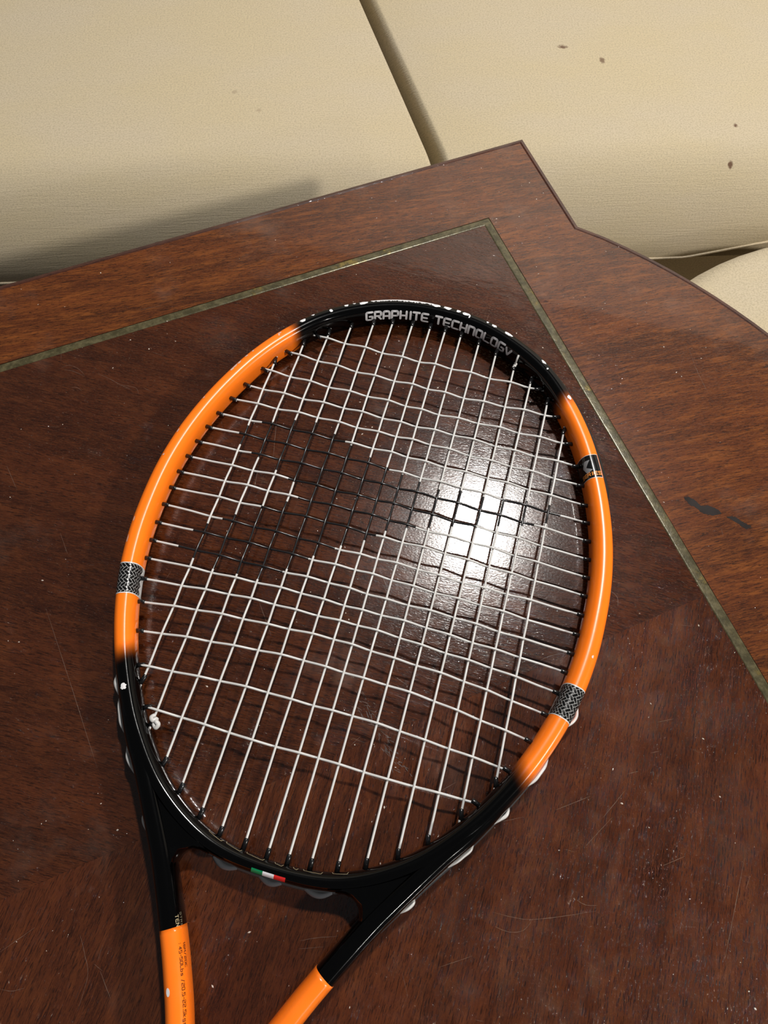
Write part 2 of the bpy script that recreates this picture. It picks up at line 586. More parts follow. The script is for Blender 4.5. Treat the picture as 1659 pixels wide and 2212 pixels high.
# apron and legs
for (pa, qa, pb, qb) in ((20, -25, -LP - 20, -25), (20, QW + 25, -LP - 20, QW + 25), (20, -25, 20, QW + 25), (-LP - 20, -25, -LP - 20, QW + 25)):
    a, b_ = Vector(T(pa, qa)), Vector(T(pb, qb))
    d = (b_ - a).normalized()
    nn = Vector((-d.y, d.x, 0)) * 0.010
    V = []
    for z in (-0.021, -0.080):
        for pt, sg in ((a, 1), (b_, 1), (b_, -1), (a, -1)):
            w = pt + nn * sg
            V.append(tl((w.x, w.y, TZ + z)))
    mesh_obj('apron', V, [(0, 1, 2, 3), (7, 6, 5, 4), (0, 4, 5, 1), (1, 5, 6, 2), (2, 6, 7, 3), (3, 7, 4, 0)], W_EDGE, table, smooth=False)
for (pa, qa) in ((18, -22), (18, QW + 22), (-LP - 18, -22), (-LP - 18, QW + 22)):
    cx_, cy_, _ = tl(T(pa, qa))
    V, Fc = [], []
    prof = [(TZ - 0.021, 0.030), (TZ - 0.085, 0.030), (TZ - 0.10, 0.026), (0.10, 0.016), (0.03, 0.014), (0.02, 0.020), (0.0, 0.018)]
    for z, r in prof:
        for k in range(16):
            w = 2 * math.pi * k / 16
            V.append((cx_ + r * math.cos(w), cy_ + r * math.sin(w), z))
    for i in range(len(prof) - 1):
        for k in range(16):
            k2 = (k + 1) % 16
            Fc.append((i * 16 + k2, i * 16 + k, (i + 1) * 16 + k, (i + 1) * 16 + k2))
    mesh_obj('leg', V, Fc, W_LEG, table)

# scratches, stains and dust on the table top (world mm)
SCR = [[(-166.0, -96.1), (-136.1, -129.0), (-103.2, -165.9)], [(106.1, -176.1), (121.1, -175.1), (134.5, -170.8), (154.7, -162.4)], [(108.4, -181.8), (115.5, -182.1), (122.0, -179.6), (125.6, -173.4)], [(144.4, -160.2), (149.1, -161.3), (154.8, -160.0)], [(145.4, -135.4), (156.4, -118.8)], [(161.4, -104.0), (151.7, -120.5)], [(127.9, -123.2), (144.0, -112.0)], [(167.5, 186.3), (172.4, 173.9), (177.2, 164.5), (183.3, 153.3)], [(-229.5, 54.9), (-225.4, 58.0), (-218.8, 57.2), (-212.4, 53.6)], [(-227.3, 53.7), (-221.4, 54.5), (-212.0, 52.8)], [(-204.7, 57.2), (-195.3, 55.4), (-185.6, 52.8), (-178.9, 51.6)], [(-190.2, 52.8), (-177.5, 53.8), (-173.4, 49.7)], [(-216.5, 42.5), (-213.1, 43.5), (-208.9, 42.0)], [(-229.3, -20.2), (-215.6, -33.6)], [(-178.7, -51.9), (-168.8, -62.9)], [(-79.8, -236.0), (-74.2, -242.8), (-69.3, -250.2), (-67.9, -263.8)], [(-64.6, -247.0), (-55.4, -255.8)], [(-68.4, -245.2), (-63.6, -246.7)], [(-112.3, -252.2), (-101.2, -238.8)], [(-105.4, -265.3), (-99.9, -264.6), (-94.8, -262.0)], [(20.4, -211.7), (27.6, -208.4), (37.3, -205.2)], [(21.0, -214.9), (32.2, -210.9)], [(222.9, -120.1), (216.5, -166.2)], [(103.3, -54.5), (109.8, -47.4), (119.4, -42.0)], [(138.8, 1.1), (143.3, -2.0), (144.5, -7.4)], [(69.0, -130.3), (76.0, -123.8)], [(-53.0, -60.1), (-40.6, -76.0)], [(7.4, -22.8), (18.2, -37.2)], [(21.8, -24.7), (35.5, -40.8)], [(31.0, -79.9), (39.6, -82.7)], [(75.2, 8.3), (83.2, -4.4)], [(97.3, -138.3), (112.5, -130.8)], [(173.4, -65.8), (181.7, -61.7)], [(171.6, -82.6), (176.2, -80.2)], [(161.1, -96.2), (166.8, -93.2)], [(183.7, -134.2), (194.0, -127.1)], [(86.4, -204.9), (100.5, -196.3)], [(-84.6, 65.2), (-75.4, 29.4)], [(-82.6, 23.9), (-79.4, 5.0)], [(-200.2, 112.7), (-186.8, 120.8)]]
mb = MB()


def ribbon(pts, w0, z, jit=0.0):
    """flat tapered ribbon on the table (mm)"""
    P = catmull(pts, False, 8)
    V, Fc = [], []
    for i, a in enumerate(P):
        t = i / (len(P) - 1)
        x0, y0 = P[max(0, i - 1)]
        x1, y1 = P[min(len(P) - 1, i + 1)]
        d = Vector((x1 - x0, y1 - y0)).normalized()
        w = w0 * (0.25 + 0.75 * math.sin(math.pi * min(1, max(0, t)))) * random.uniform(0.5, 1.2)
        jx = random.uniform(-jit, jit)
        V.append(tl(((a[0] - d.y * (w + jx)) * 0.001, (a[1] + d.x * (w + jx)) * 0.001, TZ + z)))
        V.append(tl(((a[0] + d.y * (w - jx)) * 0.001, (a[1] - d.x * (w - jx)) * 0.001, TZ + z)))
    for i in range(len(P) - 1):
        Fc.append((2 * i, 2 * i + 1, 2 * i + 3, 2 * i + 2))
    return V, Fc


for s in SCR:
    mb.add(*ribbon(s, 0.085, 0.00003, 0.05))
for _ in range(80):                       # short random rubs
    x, y = random.uniform(-260, 230), random.uniform(-260, 200)
    a = random.choice((random.uniform(-0.3, 0.3), random.uniform(0.9, 2.2)))
    L = random.uniform(2, 9)
    mb.add(*ribbon([(x, y), (x + L * math.cos(a), y + L * math.sin(a))], 0.05, 0.00003, 0.03))
so = mb.build('scratches', SCRATCH, table)
so['kind'] = 'stuff'

STN = [[(174.5, 72.7), (178.5, 69.0), (182.8, 67.7), (187.3, 65.1), (194.2, 66.1), (197.6, 68.7), (193.8, 70.8), (189.6, 71.5), (185.4, 70.3), (181.0, 73.0), (177.5, 73.9)], [(201.1, 66.8), (206.8, 64.9), (212.5, 62.1), (216.0, 64.3), (210.9, 66.1), (205.2, 68.3)]]
for s in STN:
    P = catmull(s, True, 6)
    V = [tl((x * 0.001 + random.uniform(-3e-4, 3e-4), y * 0.001 + random.uniform(-3e-4, 3e-4), TZ + 0.00004)) for x, y in P]
    mesh_obj('burn_mark', V, [tuple(range(len(V)))], STAIN, table, smooth=False)

mb = MB()
for _ in range(70):
    t = random.random()
    x = 13.7 + t * 32 + random.gauss(0, 2.2)
    y = -92.5 - t * 33 + random.gauss(0, 2.5)
    a = random.uniform(-1.2, 0.2)
    L = random.uniform(1.5, 4.5)
    mb.add(*ribbon([(x, y), (x + L * math.cos(a), y + L * math.sin(a))], random.uniform(0.08, 0.25), 0.00003, 0.05))
so = mb.build('rubbed_patch', SMUDGE, table)
so['kind'] = 'stuff'

mb = MB()
for i in range(300):
    while True:
        pq = random.uniform(-470, 130), random.uniform(-58, 590)
        lim = 52.0 if pq[1] < 40 else 150.0 - 430.0 + math.sqrt(430.0 ** 2 - (pq[1] - 310.0) ** 2)
        if pq[0] < lim:
            break
    x, y = T(*pq)[0] * 1000, T(*pq)[1] * 1000
    r = random.choice((0.00012, 0.00018, 0.00028, 0.0004)) * random.uniform(0.7, 1.3)
    a = random.uniform(0, 3.14)
    c0, s0 = math.cos(a), math.sin(a)
    el = random.uniform(1.0, 2.4)
    pts = []
    for (u, v, w) in ((1, 0, 0.2), (0, 1, 0.2), (-1, 0, 0.2), (0, -1, 0.2), (0, 0, 1), (0, 0, 0.0)):
        uu, vv = u * r * el, v * r
        pts.append(tl((x * 0.001 + uu * c0 - vv * s0, y * 0.001 + uu * s0 + vv * c0, TZ + 0.00011 + w * r * 0.8)))
    mb.add(pts, [(0, 1, 4), (1, 2, 4), (2, 3, 4), (3, 0, 4), (1, 0, 5), (2, 1, 5), (3, 2, 5), (0, 3, 5)])
so = mb.build('dust_and_crumbs', CRUMB)
for v in so.data.vertices:
    v.co.x += table_root_loc.x
    v.co.y += table_root_loc.y
tag(so, 'pale dust specks and crumbs scattered over the table top', 'dust', kind='stuff')

# ------------------------------------------------------------------ sofa
SA = math.radians(19.4)
SO = Vector((-0.5135, 0.2744, 0.0))      # front seam of the left cushion


def cushion(name, s0, s1, depth, zb, zt, label, mat, skew0=0.0, skew1=0.0, lift=None, nx=96, ny=80):
    """box cushion: soft crowned top, rolled edges and piped bottom seam; local x along the sofa, y into it"""
    root = empty(name, SO, (0, 0, SA))
    tag(root, label, 'cushion')
    H = zt - zb

    def side(v, sk, s):
        return s + sk * v * depth

    def pos(u, v):
        # u,v in 0..1
        X, Y = 2 * u - 1, 2 * v - 1
        e = min(v, 1 - v) * depth
        f = min(u, 1 - u) * (s1 - s0)
        fr = lambda d, r, n_, m_: max(0.0, 1 - max(0.0, 1 - d / r) ** n_) ** m_
        h = fr(f, 0.008, 2.0, 0.58) * fr(e, 0.075, 2.0, 0.70) * (0.86 + 0.14 * (1 - Y ** 4) * (1 - X ** 4))
        bul = 0.0015 * (1 - (2 * min(h, 1.0) - 1) ** 2)         # sides belly out
        s = side(v, skew0, s0) * (1 - u) + side(v, skew1, s1) * u 
        t = v * depth - bul * (1 if Y < 0 else -1) * abs(Y) ** 9
        z = zb + H * h
        if lift:
            z += lift(s, t) * (1 - h)
        return (s, t, z)
    V, Fc = [], []

    def wrp(i, n):
        x = i / n
        return 0.5 - 0.5 * math.cos(math.pi * x) if True else x
    us = [wrp(i, nx) * 0.8 + 0.2 * i / nx for i in range(nx + 1)]
    vs = [wrp(j, ny) * 0.8 + 0.2 * j / ny for j in range(ny + 1)]
    for j in vs:
        for i in us:
            V.append(pos(i, j))
    for j in range(ny):
        for i in range(nx):
            a = j * (nx + 1) + i
            Fc.append((a, a + 1, a + nx + 2, a + nx + 1))
    # underside
    per = [pos(u, 0) for u in us] + [pos(1, v) for v in vs[1:]] + [pos(u, 1) for u in us[-2::-1]] + [pos(0, v) for v in vs[-2:0:-1]]
    b0 = len(V)
    V += [(x, y, z) for x, y, z in per]
    Fc.append(tuple(range(b0 + len(per) - 1, b0 - 1, -1)))
    cov = mesh_obj('cover', V, Fc, mat, root)
    pp = []
    for x, y, z in per:
        pp.append((x, y, z))
    pv, pf = tube(pp + [pp[0]], 0.0017, 8, caps=False)
    mesh_obj('piping', pv, pf, PIPING, root)
    return root


F_L = fabric('beige_linen_left', BEIGE, spots=(((0.278, 0.159, 0.41), 0.004, (1, 1, 0.2), 0.25), ((0.304, 0.13, 0.41), 0.0035, (1, 1, 0.2), 0.25)))
F_R = fabric('beige_linen_right', BEIGE, spots=(((0.654, 0.220, 0.41), 0.0055, (0.75, 1.2, 0.1), 0.85), ((0.696, 0.194, 0.41), 0.0055, (1.3, 0.8, 0.1), 0.75),
                                               ((0.824, 0.085, 0.405), 0.0032, (1, 1, 0.1), 0.9), ((0.814, 0.044, 0.40), 0.0040, (1, 1, 0.1), 0.9)))
ZB = TZ - 0.249
cushion('seat_cushion', -0.52, 0.5056, 0.58, ZB + 0.004, TZ - 0.135, 'beige linen seat cushion on the left, darker shadow along its front', F_L, 0.0, -0.215)
cushion('seat_cushion', 0.5098, 1.14, 0.58, ZB + 0.004, TZ - 0.135, 'beige linen seat cushion on the right with small brown spots', F_R, -0.215, -0.215,
        lift=lambda s, t: 0.0 if t > 0.2 else max(0.0, min(0.05, (s - 0.79) * 0.22)))

sofa = empty('sofa', SO, (0, 0, SA))
tag(sofa, 'beige upholstered sofa carrying the two seat cushions', 'sofa')
mb = MB()
mb.box((-0.56, 0.004, 0.06), (1.18, 0.80, ZB))
so = mb.build('base', SOFA_F, sofa)
mb = MB()
mb.box((-0.56, 0.60, ZB + 0.002), (1.18, 0.80, 0.86))
so = mb.build('backrest', SOFA_F, sofa)
bv = so.modifiers.new('round', 'BEVEL')
bv.width = 0.05
bv.segments = 5
for x in (-0.52, 1.14):
    for y in (0.06, 0.76):
        V, Fc = tube([(x, y, 0.0), (x, y, 0.065)], [0.018, 0.026], 12)
        mesh_obj('leg', V, Fc, W_LEG, sofa)

# round pouf pushed against the sofa on the right
PR = 0.31
pc = (0.246 + 0.687 * PR, 0.463 - 0.727 * PR)
pouf = empty('pouf', (pc[0], pc[1], 0.0), (0, 0, SA))
tag(pouf, 'round beige upholstered pouf beyond the curved end of the table', 'pouf')
F_O = fabric('beige_linen_pouf', BEIGE)
ptop = TZ - 0.150


def rings_mesh(name, rows, mat, parent, n=72):
    V, Fc = [], []
    for r, z in rows:
        for k in range(n):
            w = 2 * math.pi * k / n
            V.append((r * math.cos(w), r * math.sin(w), z))
    for i in range(len(rows) - 1):
        for k in range(n):
            k2 = (k + 1) % n
            Fc.append((i * n + k, i * n + k2, (i + 1) * n + k2, (i + 1) * n + k))
    Fc.append(tuple((len(rows) - 1) * n + k for k in range(n)))
    return mesh_obj(name, V, Fc, mat, parent)


rows = [(PR - 0.004, ptop - 0.10)]
for i in range(13):
    w = math.pi / 2 * i / 12
    rows.append((PR - 0.03 + 0.03 * math.cos(w), ptop - 0.036 + 0.030 * math.sin(w)))
for i in range(1, 12):
    t = i / 12
    rows.append(((PR - 0.03) * (1 - t), ptop - 0.006 * (1 - t) ** 2))
rings_mesh('seat_pad', rows, F_O, pouf)
rings_mesh('base', [(PR - 0.014, 0.05), (PR - 0.006, ptop - 0.102)], SOFA_F, pouf)
V, Fc = tube([((PR - 0.003) * math.cos(2 * math.pi * k / 72), (PR - 0.003) * math.sin(2 * math.pi * k / 72), ptop - 0.101) for k in range(73)], 0.0024, 8, caps=False)
mesh_obj('piping', V, Fc, PIPING, pouf)
for k in range(4):
    x, y = 0.16 * math.cos(k * math.pi / 2), 0.16 * math.sin(k * math.pi / 2)
    V, Fc = tube([(x, y, 0.0), (x, y, 0.055)], [0.016, 0.022], 12)
    mesh_obj('leg', V, Fc, W_LEG, pouf)

# ------------------------------------------------------------------ racket (local mm, string bed at z = 0)
TH = 0.0085
H0 = 10.3 + 165 * TH
racket = empty('tennis_racket', (0, 0, TZ + H0 * 0.001), (-TH, 0, 0))
tag(racket, 'orange and black tennis racket with white strings lying on the wooden table', 'tennis racket')

HALF = [(0.0, 155.6, 5.6, 9.5), (26.9, 152.6, 5.6, 9.5), (52.0, 143.0, 5.6, 9.5), (74.1, 128.3, 5.6, 9.5), (91.3, 108.8, 5.6, 9.5), (104.6, 87.8, 5.6, 9.5),
        (114.4, 66.0, 5.6, 9.5), (121.7, 44.3, 5.7, 9.5), (126.7, 22.4, 5.8, 9.5), (129.3, 0.0, 5.8, 9.5), (129.4, -22.8, 5.8, 9.5), (127.4, -46.4, 5.8, 9.5),
        (122.4, -70.7, 5.7, 9.5), (113.9, -95.5, 5.4, 9.5), (102.0, -119.3, 5.2, 9.5), (85.2, -143.9, 5.0, 9.6), (62.1, -166.7, 4.7, 9.2), (32.7, -181.9, 4.3, 8.6)]
LOOP = HALF + [(0.0, -185.6, 3.7, 8.4)] + [(-x, y, a, b_) for x, y, a, b_ in HALF[:0:-1]]
dense = catmull(LOOP, True, 40)
# resample by arc length
NS = 900
cum = [0.0]
for i in range(len(dense)):
    a, b_ = dense[i], dense[(i + 1) % len(dense)]
    cum.append(cum[-1] + math.hypot(a[0] - b_[0], a[1] - b_[1]))
TOT = cum[-1]


def hoop_at(u):
    """centre x,y,a,b and outward normal at arc length u (mm, clockwise from the tip)"""
    u = u % TOT
    lo, hi = 0, len(dense)
    while hi - lo > 1:
        m = (lo + hi) // 2
        if cum[m] <= u:
            lo = m
        else:
            hi = m
    p0, p1 = dense[lo], dense[(lo + 1) % len(dense)]
    t = (u - cum[lo]) / max(1e-9, cum[lo + 1] - cum[lo])
    q = [x + (y - x) * t for x, y in zip(p0, p1)]
    pa, pb = dense[lo - 2], dense[(lo + 3) % len(dense)]
    d = Vector((pb[0] - pa[0], pb[1] - pa[1])).normalized()
    return q[0], q[1], q[2], q[3], -d.y, d.x


PN = 2.6


def prof(a, b_, ph):
    c_, s_ = math.cos(ph), math.sin(ph)
    return (a * math.copysign(abs(c_) ** (2 / PN), c_), b_ * math.copysign(abs(s_) ** (2 / PN), s_))


def surf(u, ph, off=0.0):
    """point on the hoop surface (metres, racket local); ph 0 = outward, 90 deg = up, 180 = inward"""
    x, y, a, b_, nx, ny = hoop_at(u)
    s, z = prof(a + off, b_ + off, ph)
    return ((x + nx * s) * 0.001, (y + ny * s) * 0.001, z * 0.001)


TH_TAB = []
for i in range(3601):
    u = TOT * i / 3600
    x, y = hoop_at(u)[:2]
    TH_TAB.append((u, math.degrees(math.atan2(y, x))))


def u_of(theta):
    """arc length of the centre line point at a polar angle (deg)"""
    best, bu = 1e9, 0
    for u, t in TH_TAB:
        d = abs((t - theta + 180) % 360 - 180)
        if d < best:
            best, bu = d, u
    return bu


def orange_of(x, y):
    t = math.degrees(math.atan2(y, x))
    if t >= 0:
        if t > 90:
            return sstep(125.3, 129.8, t)
        return 1 - sstep(47.5, 53.8, t)
    if t < -90:
        return 1 - sstep(-136.6, -131.6, t)
    return sstep(-50.2, -44.4, t)


FV, FF = [], []
NP = 28


def sweep(stations, closed):
    """stations: x,y,a,b,nx,ny"""
    b0 = len(FV)
    m = len(stations)
    for (x, y, a, b_, nx, ny) in stations:
        for k in range(NP):
            s, z = prof(a, b_, 2 * math.pi * k / NP)
            FV.append(((x + nx * s) * 0.001, (y + ny * s) * 0.001, z * 0.001))
    for i in range(m if closed else m - 1):
        j = (i + 1) % m
        for k in range(NP):
            k2 = (k + 1) % NP
            FF.append((b0 + i * NP + k, b0 + j * NP + k, b0 + j * NP + k2, b0 + i * NP + k2))


sweep([hoop_at(TOT * i / NS) for i in range(NS)], True)

ARM_OUT = [(122.6, -88.0), (117.8, -100.5), (110.0, -116.5), (99.6, -134.0), (89.6, -149.6), (79.0, -163.2), (67.5, -179.6), (61.3, -188.6), (55.4, -197.5), (47.5, -210.8), (38.4, -226.8),
           (32.0, -239.0), (25.0, -253.6), (16.0, -276.0), (12.5, -290.0), (11.5, -305.0)]


def arm_stations(sg, y0=None, y1=None, grow=0.0):
    P = catmull(ARM_OUT, False, 10)
    st = []
    for i, (x, y) in enumerate(P):
        xa, ya = P[max(0, i - 1)]
        xb, yb = P[min(len(P) - 1, i + 1)]
        d = Vector((xb - xa, yb - ya)).normalized()
        nx, ny = -d.y, d.x
        t = i / (len(P) - 1)
        a = 5.5 * sstep(-0.02, 0.18, t) + 0.6 * (1 - sstep(0, 0.18, t))
        b_ = 9.2 + 0.5 * sstep(0.3, 0.8, t)
        b_ *= 0.35 + 0.65 * sstep(0.0, 0.24, t)
        cx_, cy_ = x - nx * a, y - ny * a
        if (y1 is None or y >= y1) and (y0 is None or y <= y0):
            st.append((sg * cx_, cy_, a + grow, b_ + grow, sg * nx, ny))
    return st


for sg in (1, -1):
    st = arm_stations(sg)
    if sg < 0:
        st = st[::-1]
    sweep(st, False)
    # web plate between hoop and arm, with the rounded corner of the throat opening
    W = [(106, -112), (96, -130), (85, -147), (74, -163), (63, -178), (54, -190.5), (47.2, -199.5), (45.2, -197.5), (44.6, -193.8), (43.6, -190.6), (41.6, -188.2), (38.8, -186.7),
         (35.4, -186.3), (31.0, -186.9), (31.6, -182.5), (45, -177), (62, -167), (85, -144), (100, -122)]
    inner = list(W)
    for k in range(6, 14):
        x, y = W[k]
        inner[k] = (x + 1.1, y + 2.0) if k < 10 else (x + 0.4, y + 2.3)
    lay = [(W, -5.0), (inner, -7.4), (inner, 7.4), (W, 5.0)]
    b0 = len(FV)
    nW = len(W)
    for poly, z in ((inner, 7.6), (W, 5.2), (W, -5.2), (inner, -7.6)):
        for x, y in poly:
            FV.append((sg * x * 0.001, y * 0.001, z * 0.001))
    for r in range(3):
        for i in range(nW):
            j = (i + 1) % nW
            q = (b0 + r * nW + i, b0 + (r + 1) * nW + i, b0 + (r + 1) * nW + j, b0 + r * nW + j)
            FF.append(q)
    FF.append(tuple(b0 + i for i in range(nW)))
    FF.append(tuple(b0 + 3 * nW + i for i in range(nW - 1, -1, -1)))

frame = mesh_obj('frame', FV, FF, PAINT, racket)
bmn = bmesh.new()
bmn.from_mesh(frame.data)
bmesh.ops.recalc_face_normals(bmn, faces=bmn.faces)
bmn.to_mesh(frame.data)
bmn.free()
att = frame.data.attributes.new('orange', 'FLOAT', 'POINT')
att.data.foreach_set('value', [orange_of(v.co.x, v.co.y) for v in frame.data.vertices])
try:
    frame.data.set_sharp_from_angle(angle=math.radians(50))
except Exception:
    pass

# orange sleeves on the two arms, then shaft and grip
for sg in (1, -1):
    st = arm_stations(sg, y0=-222.0, grow=0.12)
    # skew the first ring so that the edge is cut square to the arm
    V, Fc = [], []
    for (x, y, a, b_, nx, ny) in st:
        for k in range(NP):
            s, z = prof(a, b_, 2 * math.pi * k / NP)
            V.append(((x + nx * s) * 0.001, (y + ny * s) * 0.001, z * 0.001))
    for i in range(len(st) - 1):
        for k in range(NP):
            k2 = (k + 1) % NP
            q = (i * NP + k, (i + 1) * NP + k, (i + 1) * NP + k2, i * NP + k2)
            Fc.append(q if sg > 0 else q[::-1])
    Fc.append(tuple(range(NP)))
    slv = mesh_obj('arm_sleeve', V, Fc, ORANGE, racket)
    slv['label'] = 'orange painted lower arm of the throat'


def octagon_rings(rows, name, mat):
    V, Fc = [], []
    n = 16
    for (y, rx, rz) in rows:
        for k in range(n):
            w = 2 * math.pi * (k + 0.5) / n
            V.append((rx * math.cos(w) * 0.001, y * 0.001, rz * math.sin(w) * 0.001))
    for i in range(len(rows) - 1):
        for k in range(n):
            k2 = (k + 1) % n
            Fc.append((i * n + k, i * n + k2, (i + 1) * n + k2, (i + 1) * n + k))
    Fc.append(tuple(range(n - 1, -1, -1)))
    Fc.append(tuple((len(rows) - 1) * n + k for k in range(n)))
    return mesh_obj(name, V, Fc, mat, racket)


octagon_rings([(-282, 11.5, 10), (-300, 13.0, 11), (-322, 14.0, 12.2)], 'shaft', ORANGE)
octagon_rings([(-320, 15.2, 13.4), (-328, 16.2, 14.2), (-500, 16.4, 14.4), (-508, 17.6, 15.6), (-515, 18.0, 15.9), (-518, 16.0, 14.0)], 'grip', GRIP)


# ---- decals laid on the hoop ------------------------------------------------
def hoop_patch(u0, u1, p0, p1, off, nu=24, np_=16):
    """patch between arc lengths and profile angles (deg)"""
    V, Fc = [], []
    for i in range(nu + 1):
        for k in range(np_ + 1):
            V.append(surf(u0 + (u1 - u0) * i / nu, math.radians(p0 + (p1 - p0) * k / np_), off))
    for i in range(nu):
        for k in range(np_):
            a = i * (np_ + 1) + k
            Fc.append((a, a + np_ + 1, a + np_ + 2, a + 1))
    return V, Fc


PH_TAB = {}


def ph_of(h, a=5.6, b_=9.8):
    """profile angle at a developed distance h (mm) from the top (90 deg), positive inwards"""
    key = (round(a, 1), round(b_, 1))
    if key not in PH_TAB:
        tab = [(0.0, math.pi / 2)]
        for sgn in (1,):
            L = 0.0
            last = prof(a, b_, math.pi / 2)
            N = 400
            for i in range(1, N + 1):
                ph = math.pi / 2 + math.pi * i / N
                q = prof(a, b_, ph)
                L += math.hypot(q[0] - last[0], q[1] - last[1])
                last = q
                tab.append((L, ph))
        PH_TAB[key] = tab
    tab = PH_TAB[key]
    s = 1 if h >= 0 else -1
    h = abs(h)
    lo, hi = 0, len(tab) - 1
    while hi - lo > 1:
        m = (lo + hi) // 2
        if tab[m][0] <= h:
            lo = m
        else:
            hi = m
    t = (h - tab[lo][0]) / max(1e-9, tab[hi][0] - tab[lo][0])
    ph = tab[lo][1] + (tab[hi][1] - tab[lo][1]) * min(1, t)
    return ph if s > 0 else math.pi - ph


def on_hoop(u, h, off):
    x, y, a, b_, nx, ny = hoop_at(u)
    return surf(u, ph_of(h, a, b_), off)


# stroke font on a 4 x 6 grid
FONT = {
    'G': [[(4, 6), (0.6, 6), (0, 5.4), (0, 0.6), (0.6, 0), (3.4, 0), (4, 0.6), (4, 2.8), (2.2, 2.8)]],
    'R': [[(0, 0), (0, 6), (3.4, 6), (4, 5.4), (4, 3.4), (3.4, 2.8), (0, 2.8)], [(2.0, 2.8), (4, 0)]],
    'A': [[(0, 0), (0, 5.2), (0.8, 6), (3.2, 6), (4, 5.2), (4, 0)], [(0, 2.4), (4, 2.4)]],
    'P': [[(0, 0), (0, 6), (3.4, 6), (4, 5.4), (4, 3.2), (3.4, 2.6), (0, 2.6)]],
    'H': [[(0, 0), (0, 6)], [(4, 0), (4, 6)], [(0, 3), (4, 3)]],
    'I': [[(1, 0), (1, 6)]],
    'T': [[(0, 6), (4, 6)], [(2, 6), (2, 0)]],
    'E': [[(4, 6), (0.6, 6), (0, 5.4), (0, 0.6), (0.6, 0), (4, 0)], [(0, 3), (3.4, 3)]],
    'C': [[(4, 6), (0.6, 6), (0, 5.4), (0, 0.6), (0.6, 0), (4, 0)]],
    'N': [[(0, 0), (0, 6), (3.4, 6), (4, 5.4), (4, 0)]],
    'O': [[(0.6, 0), (3.4, 0), (4, 0.6), (4, 5.4), (3.4, 6), (0.6, 6), (0, 5.4), (0, 0.6), (0.6, 0)]],
    'L': [[(0, 6), (0, 0.6), (0.6, 0), (4, 0)]],
    'Y': [[(0, 6), (2, 3), (4, 6)], [(2, 3), (2, 0)]],
    'S': [[(4, 6), (0.6, 6), (0, 5.4), (0, 3.6), (0.6, 3), (3.4, 3), (4, 2.4), (4, 0.6), (3.4, 0), (0, 0)]],
    'M': [[(0, 0), (0, 6), (2, 3), (4, 6), (4, 0)]],
    'n': [[(0, 0), (0, 6), (4, 0), (4, 6)]],
    'v': [[(0, 5), (1.8, 0), (4, 5)]],
    '0': [[(0.6, 0), (3.4, 0), (4, 0.6), (4, 5.4), (3.4, 6), (0.6, 6), (0, 5.4), (0, 0.6), (0.6, 0)]],
    '1': [[(0.6, 5), (2, 6), (2, 0)]],
    '2': [[(0, 6), (3.4, 6), (4, 5.4), (4, 3.6), (3.4, 3), (0.6, 3), (0, 2.4), (0, 0), (4, 0)]],
    '4': [[(3, 0), (3, 6), (0, 1.8), (4, 1.8)]],
    '5': [[(4, 6), (0, 6), (0, 3.4), (3.4, 3.4), (4, 2.8), (4, 0.6), (3.4, 0), (0, 0)]],
    '6': [[(4, 6), (0.6, 6), (0, 5.4), (0, 0.6), (0.6, 0), (3.4, 0), (4, 0.6), (4, 2.6), (3.4, 3.2), (0, 3.2)]],
    '/': [[(0.4, -0.4), (3.4, 6.4)]],
    '-': [[(0.5, 2.8), (3, 2.8)]],
    '.': [[(1, 0), (1, 0.3)]],
    ':': [[(1, 1), (1, 1.4)], [(1, 4), (1, 4.4)]],
    'b': [[(0, 6), (0, 0), (3, 0), (3.6, 0.6), (3.6, 2.9), (3, 3.5), (0, 3.5)]],
    's': [[(3.4, 3.6), (0.4, 3.6), (0.4, 1.9), (3.4, 1.9), (3.4, 0), (0.2, 0)]],
    'k': [[(0, 6), (0, 0)], [(3.2, 3.8), (0, 1.8), (3.4, 0)]],
    'g': [[(3.4, 3.6), (0.2, 3.6), (0.2, 0.6), (3.4, 0.6)], [(3.4, 3.6), (3.4, -1.6), (0.4, -1.6)]],
}
ADV = {'I': 2.9, '1': 4.6, '.': 2.6, ':': 2.6, '-': 4.4, ' ': 3.6}


def stroke_mesh(poly, w, fmap, step=0.5):
    """ribbon of width w (mm) along a 2-D polyline with round ends, mapped by fmap(x, y)"""
    V, Fc = [], []
    for a, b_ in zip(poly[:-1], poly[1:]):
        a, b_ = Vector(a), Vector(b_)
        L = (b_ - a).length
        if L < 1e-6:
            continue
        d = (b_ - a) / L
        nrm = Vector((-d.y, d.x))
        n = max(1, int(L / step))
        b0 = len(V)
        for i in range(n + 1):
            c_ = a + d * L * i / n
            for f in (-0.5, 0, 0.5):
                q = c_ + nrm * w * f
                V.append(fmap(q.x, q.y))
        for i in range(n):
            for k in range(2):
                e = b0 + i * 3 + k
                Fc.append((e, e + 3, e + 4, e + 1))
        for c_ in (a, b_):
            b1 = len(V)
            V.append(fmap(c_.x, c_.y))
            for k in range(10):
                ww = 2 * math.pi * k / 10
                V.append(fmap(c_.x + w * 0.5 * math.cos(ww), c_.y + w * 0.5 * math.sin(ww)))
            for k in range(10):
                Fc.append((b1, b1 + 1 + k, b1 + 1 + (k + 1) % 10))
    return V, Fc


def text_width(txt, h, gap=1.7):
    return sum((ADV.get(ch, 4 + gap)) for ch in txt) * h / 6.0


def draw_text(mb, txt, x, y, h, w, fmap, gap=1.7, aspect=1.0):
    k = h / 6.0
    for ch in txt:
        for poly in FONT.get(ch, []):
            mb.add(*stroke_mesh([(x + px * k * aspect, y + py * k) for px, py in poly], w, fmap))
        x += ADV.get(ch, 4 + gap) * k * aspect
    return x


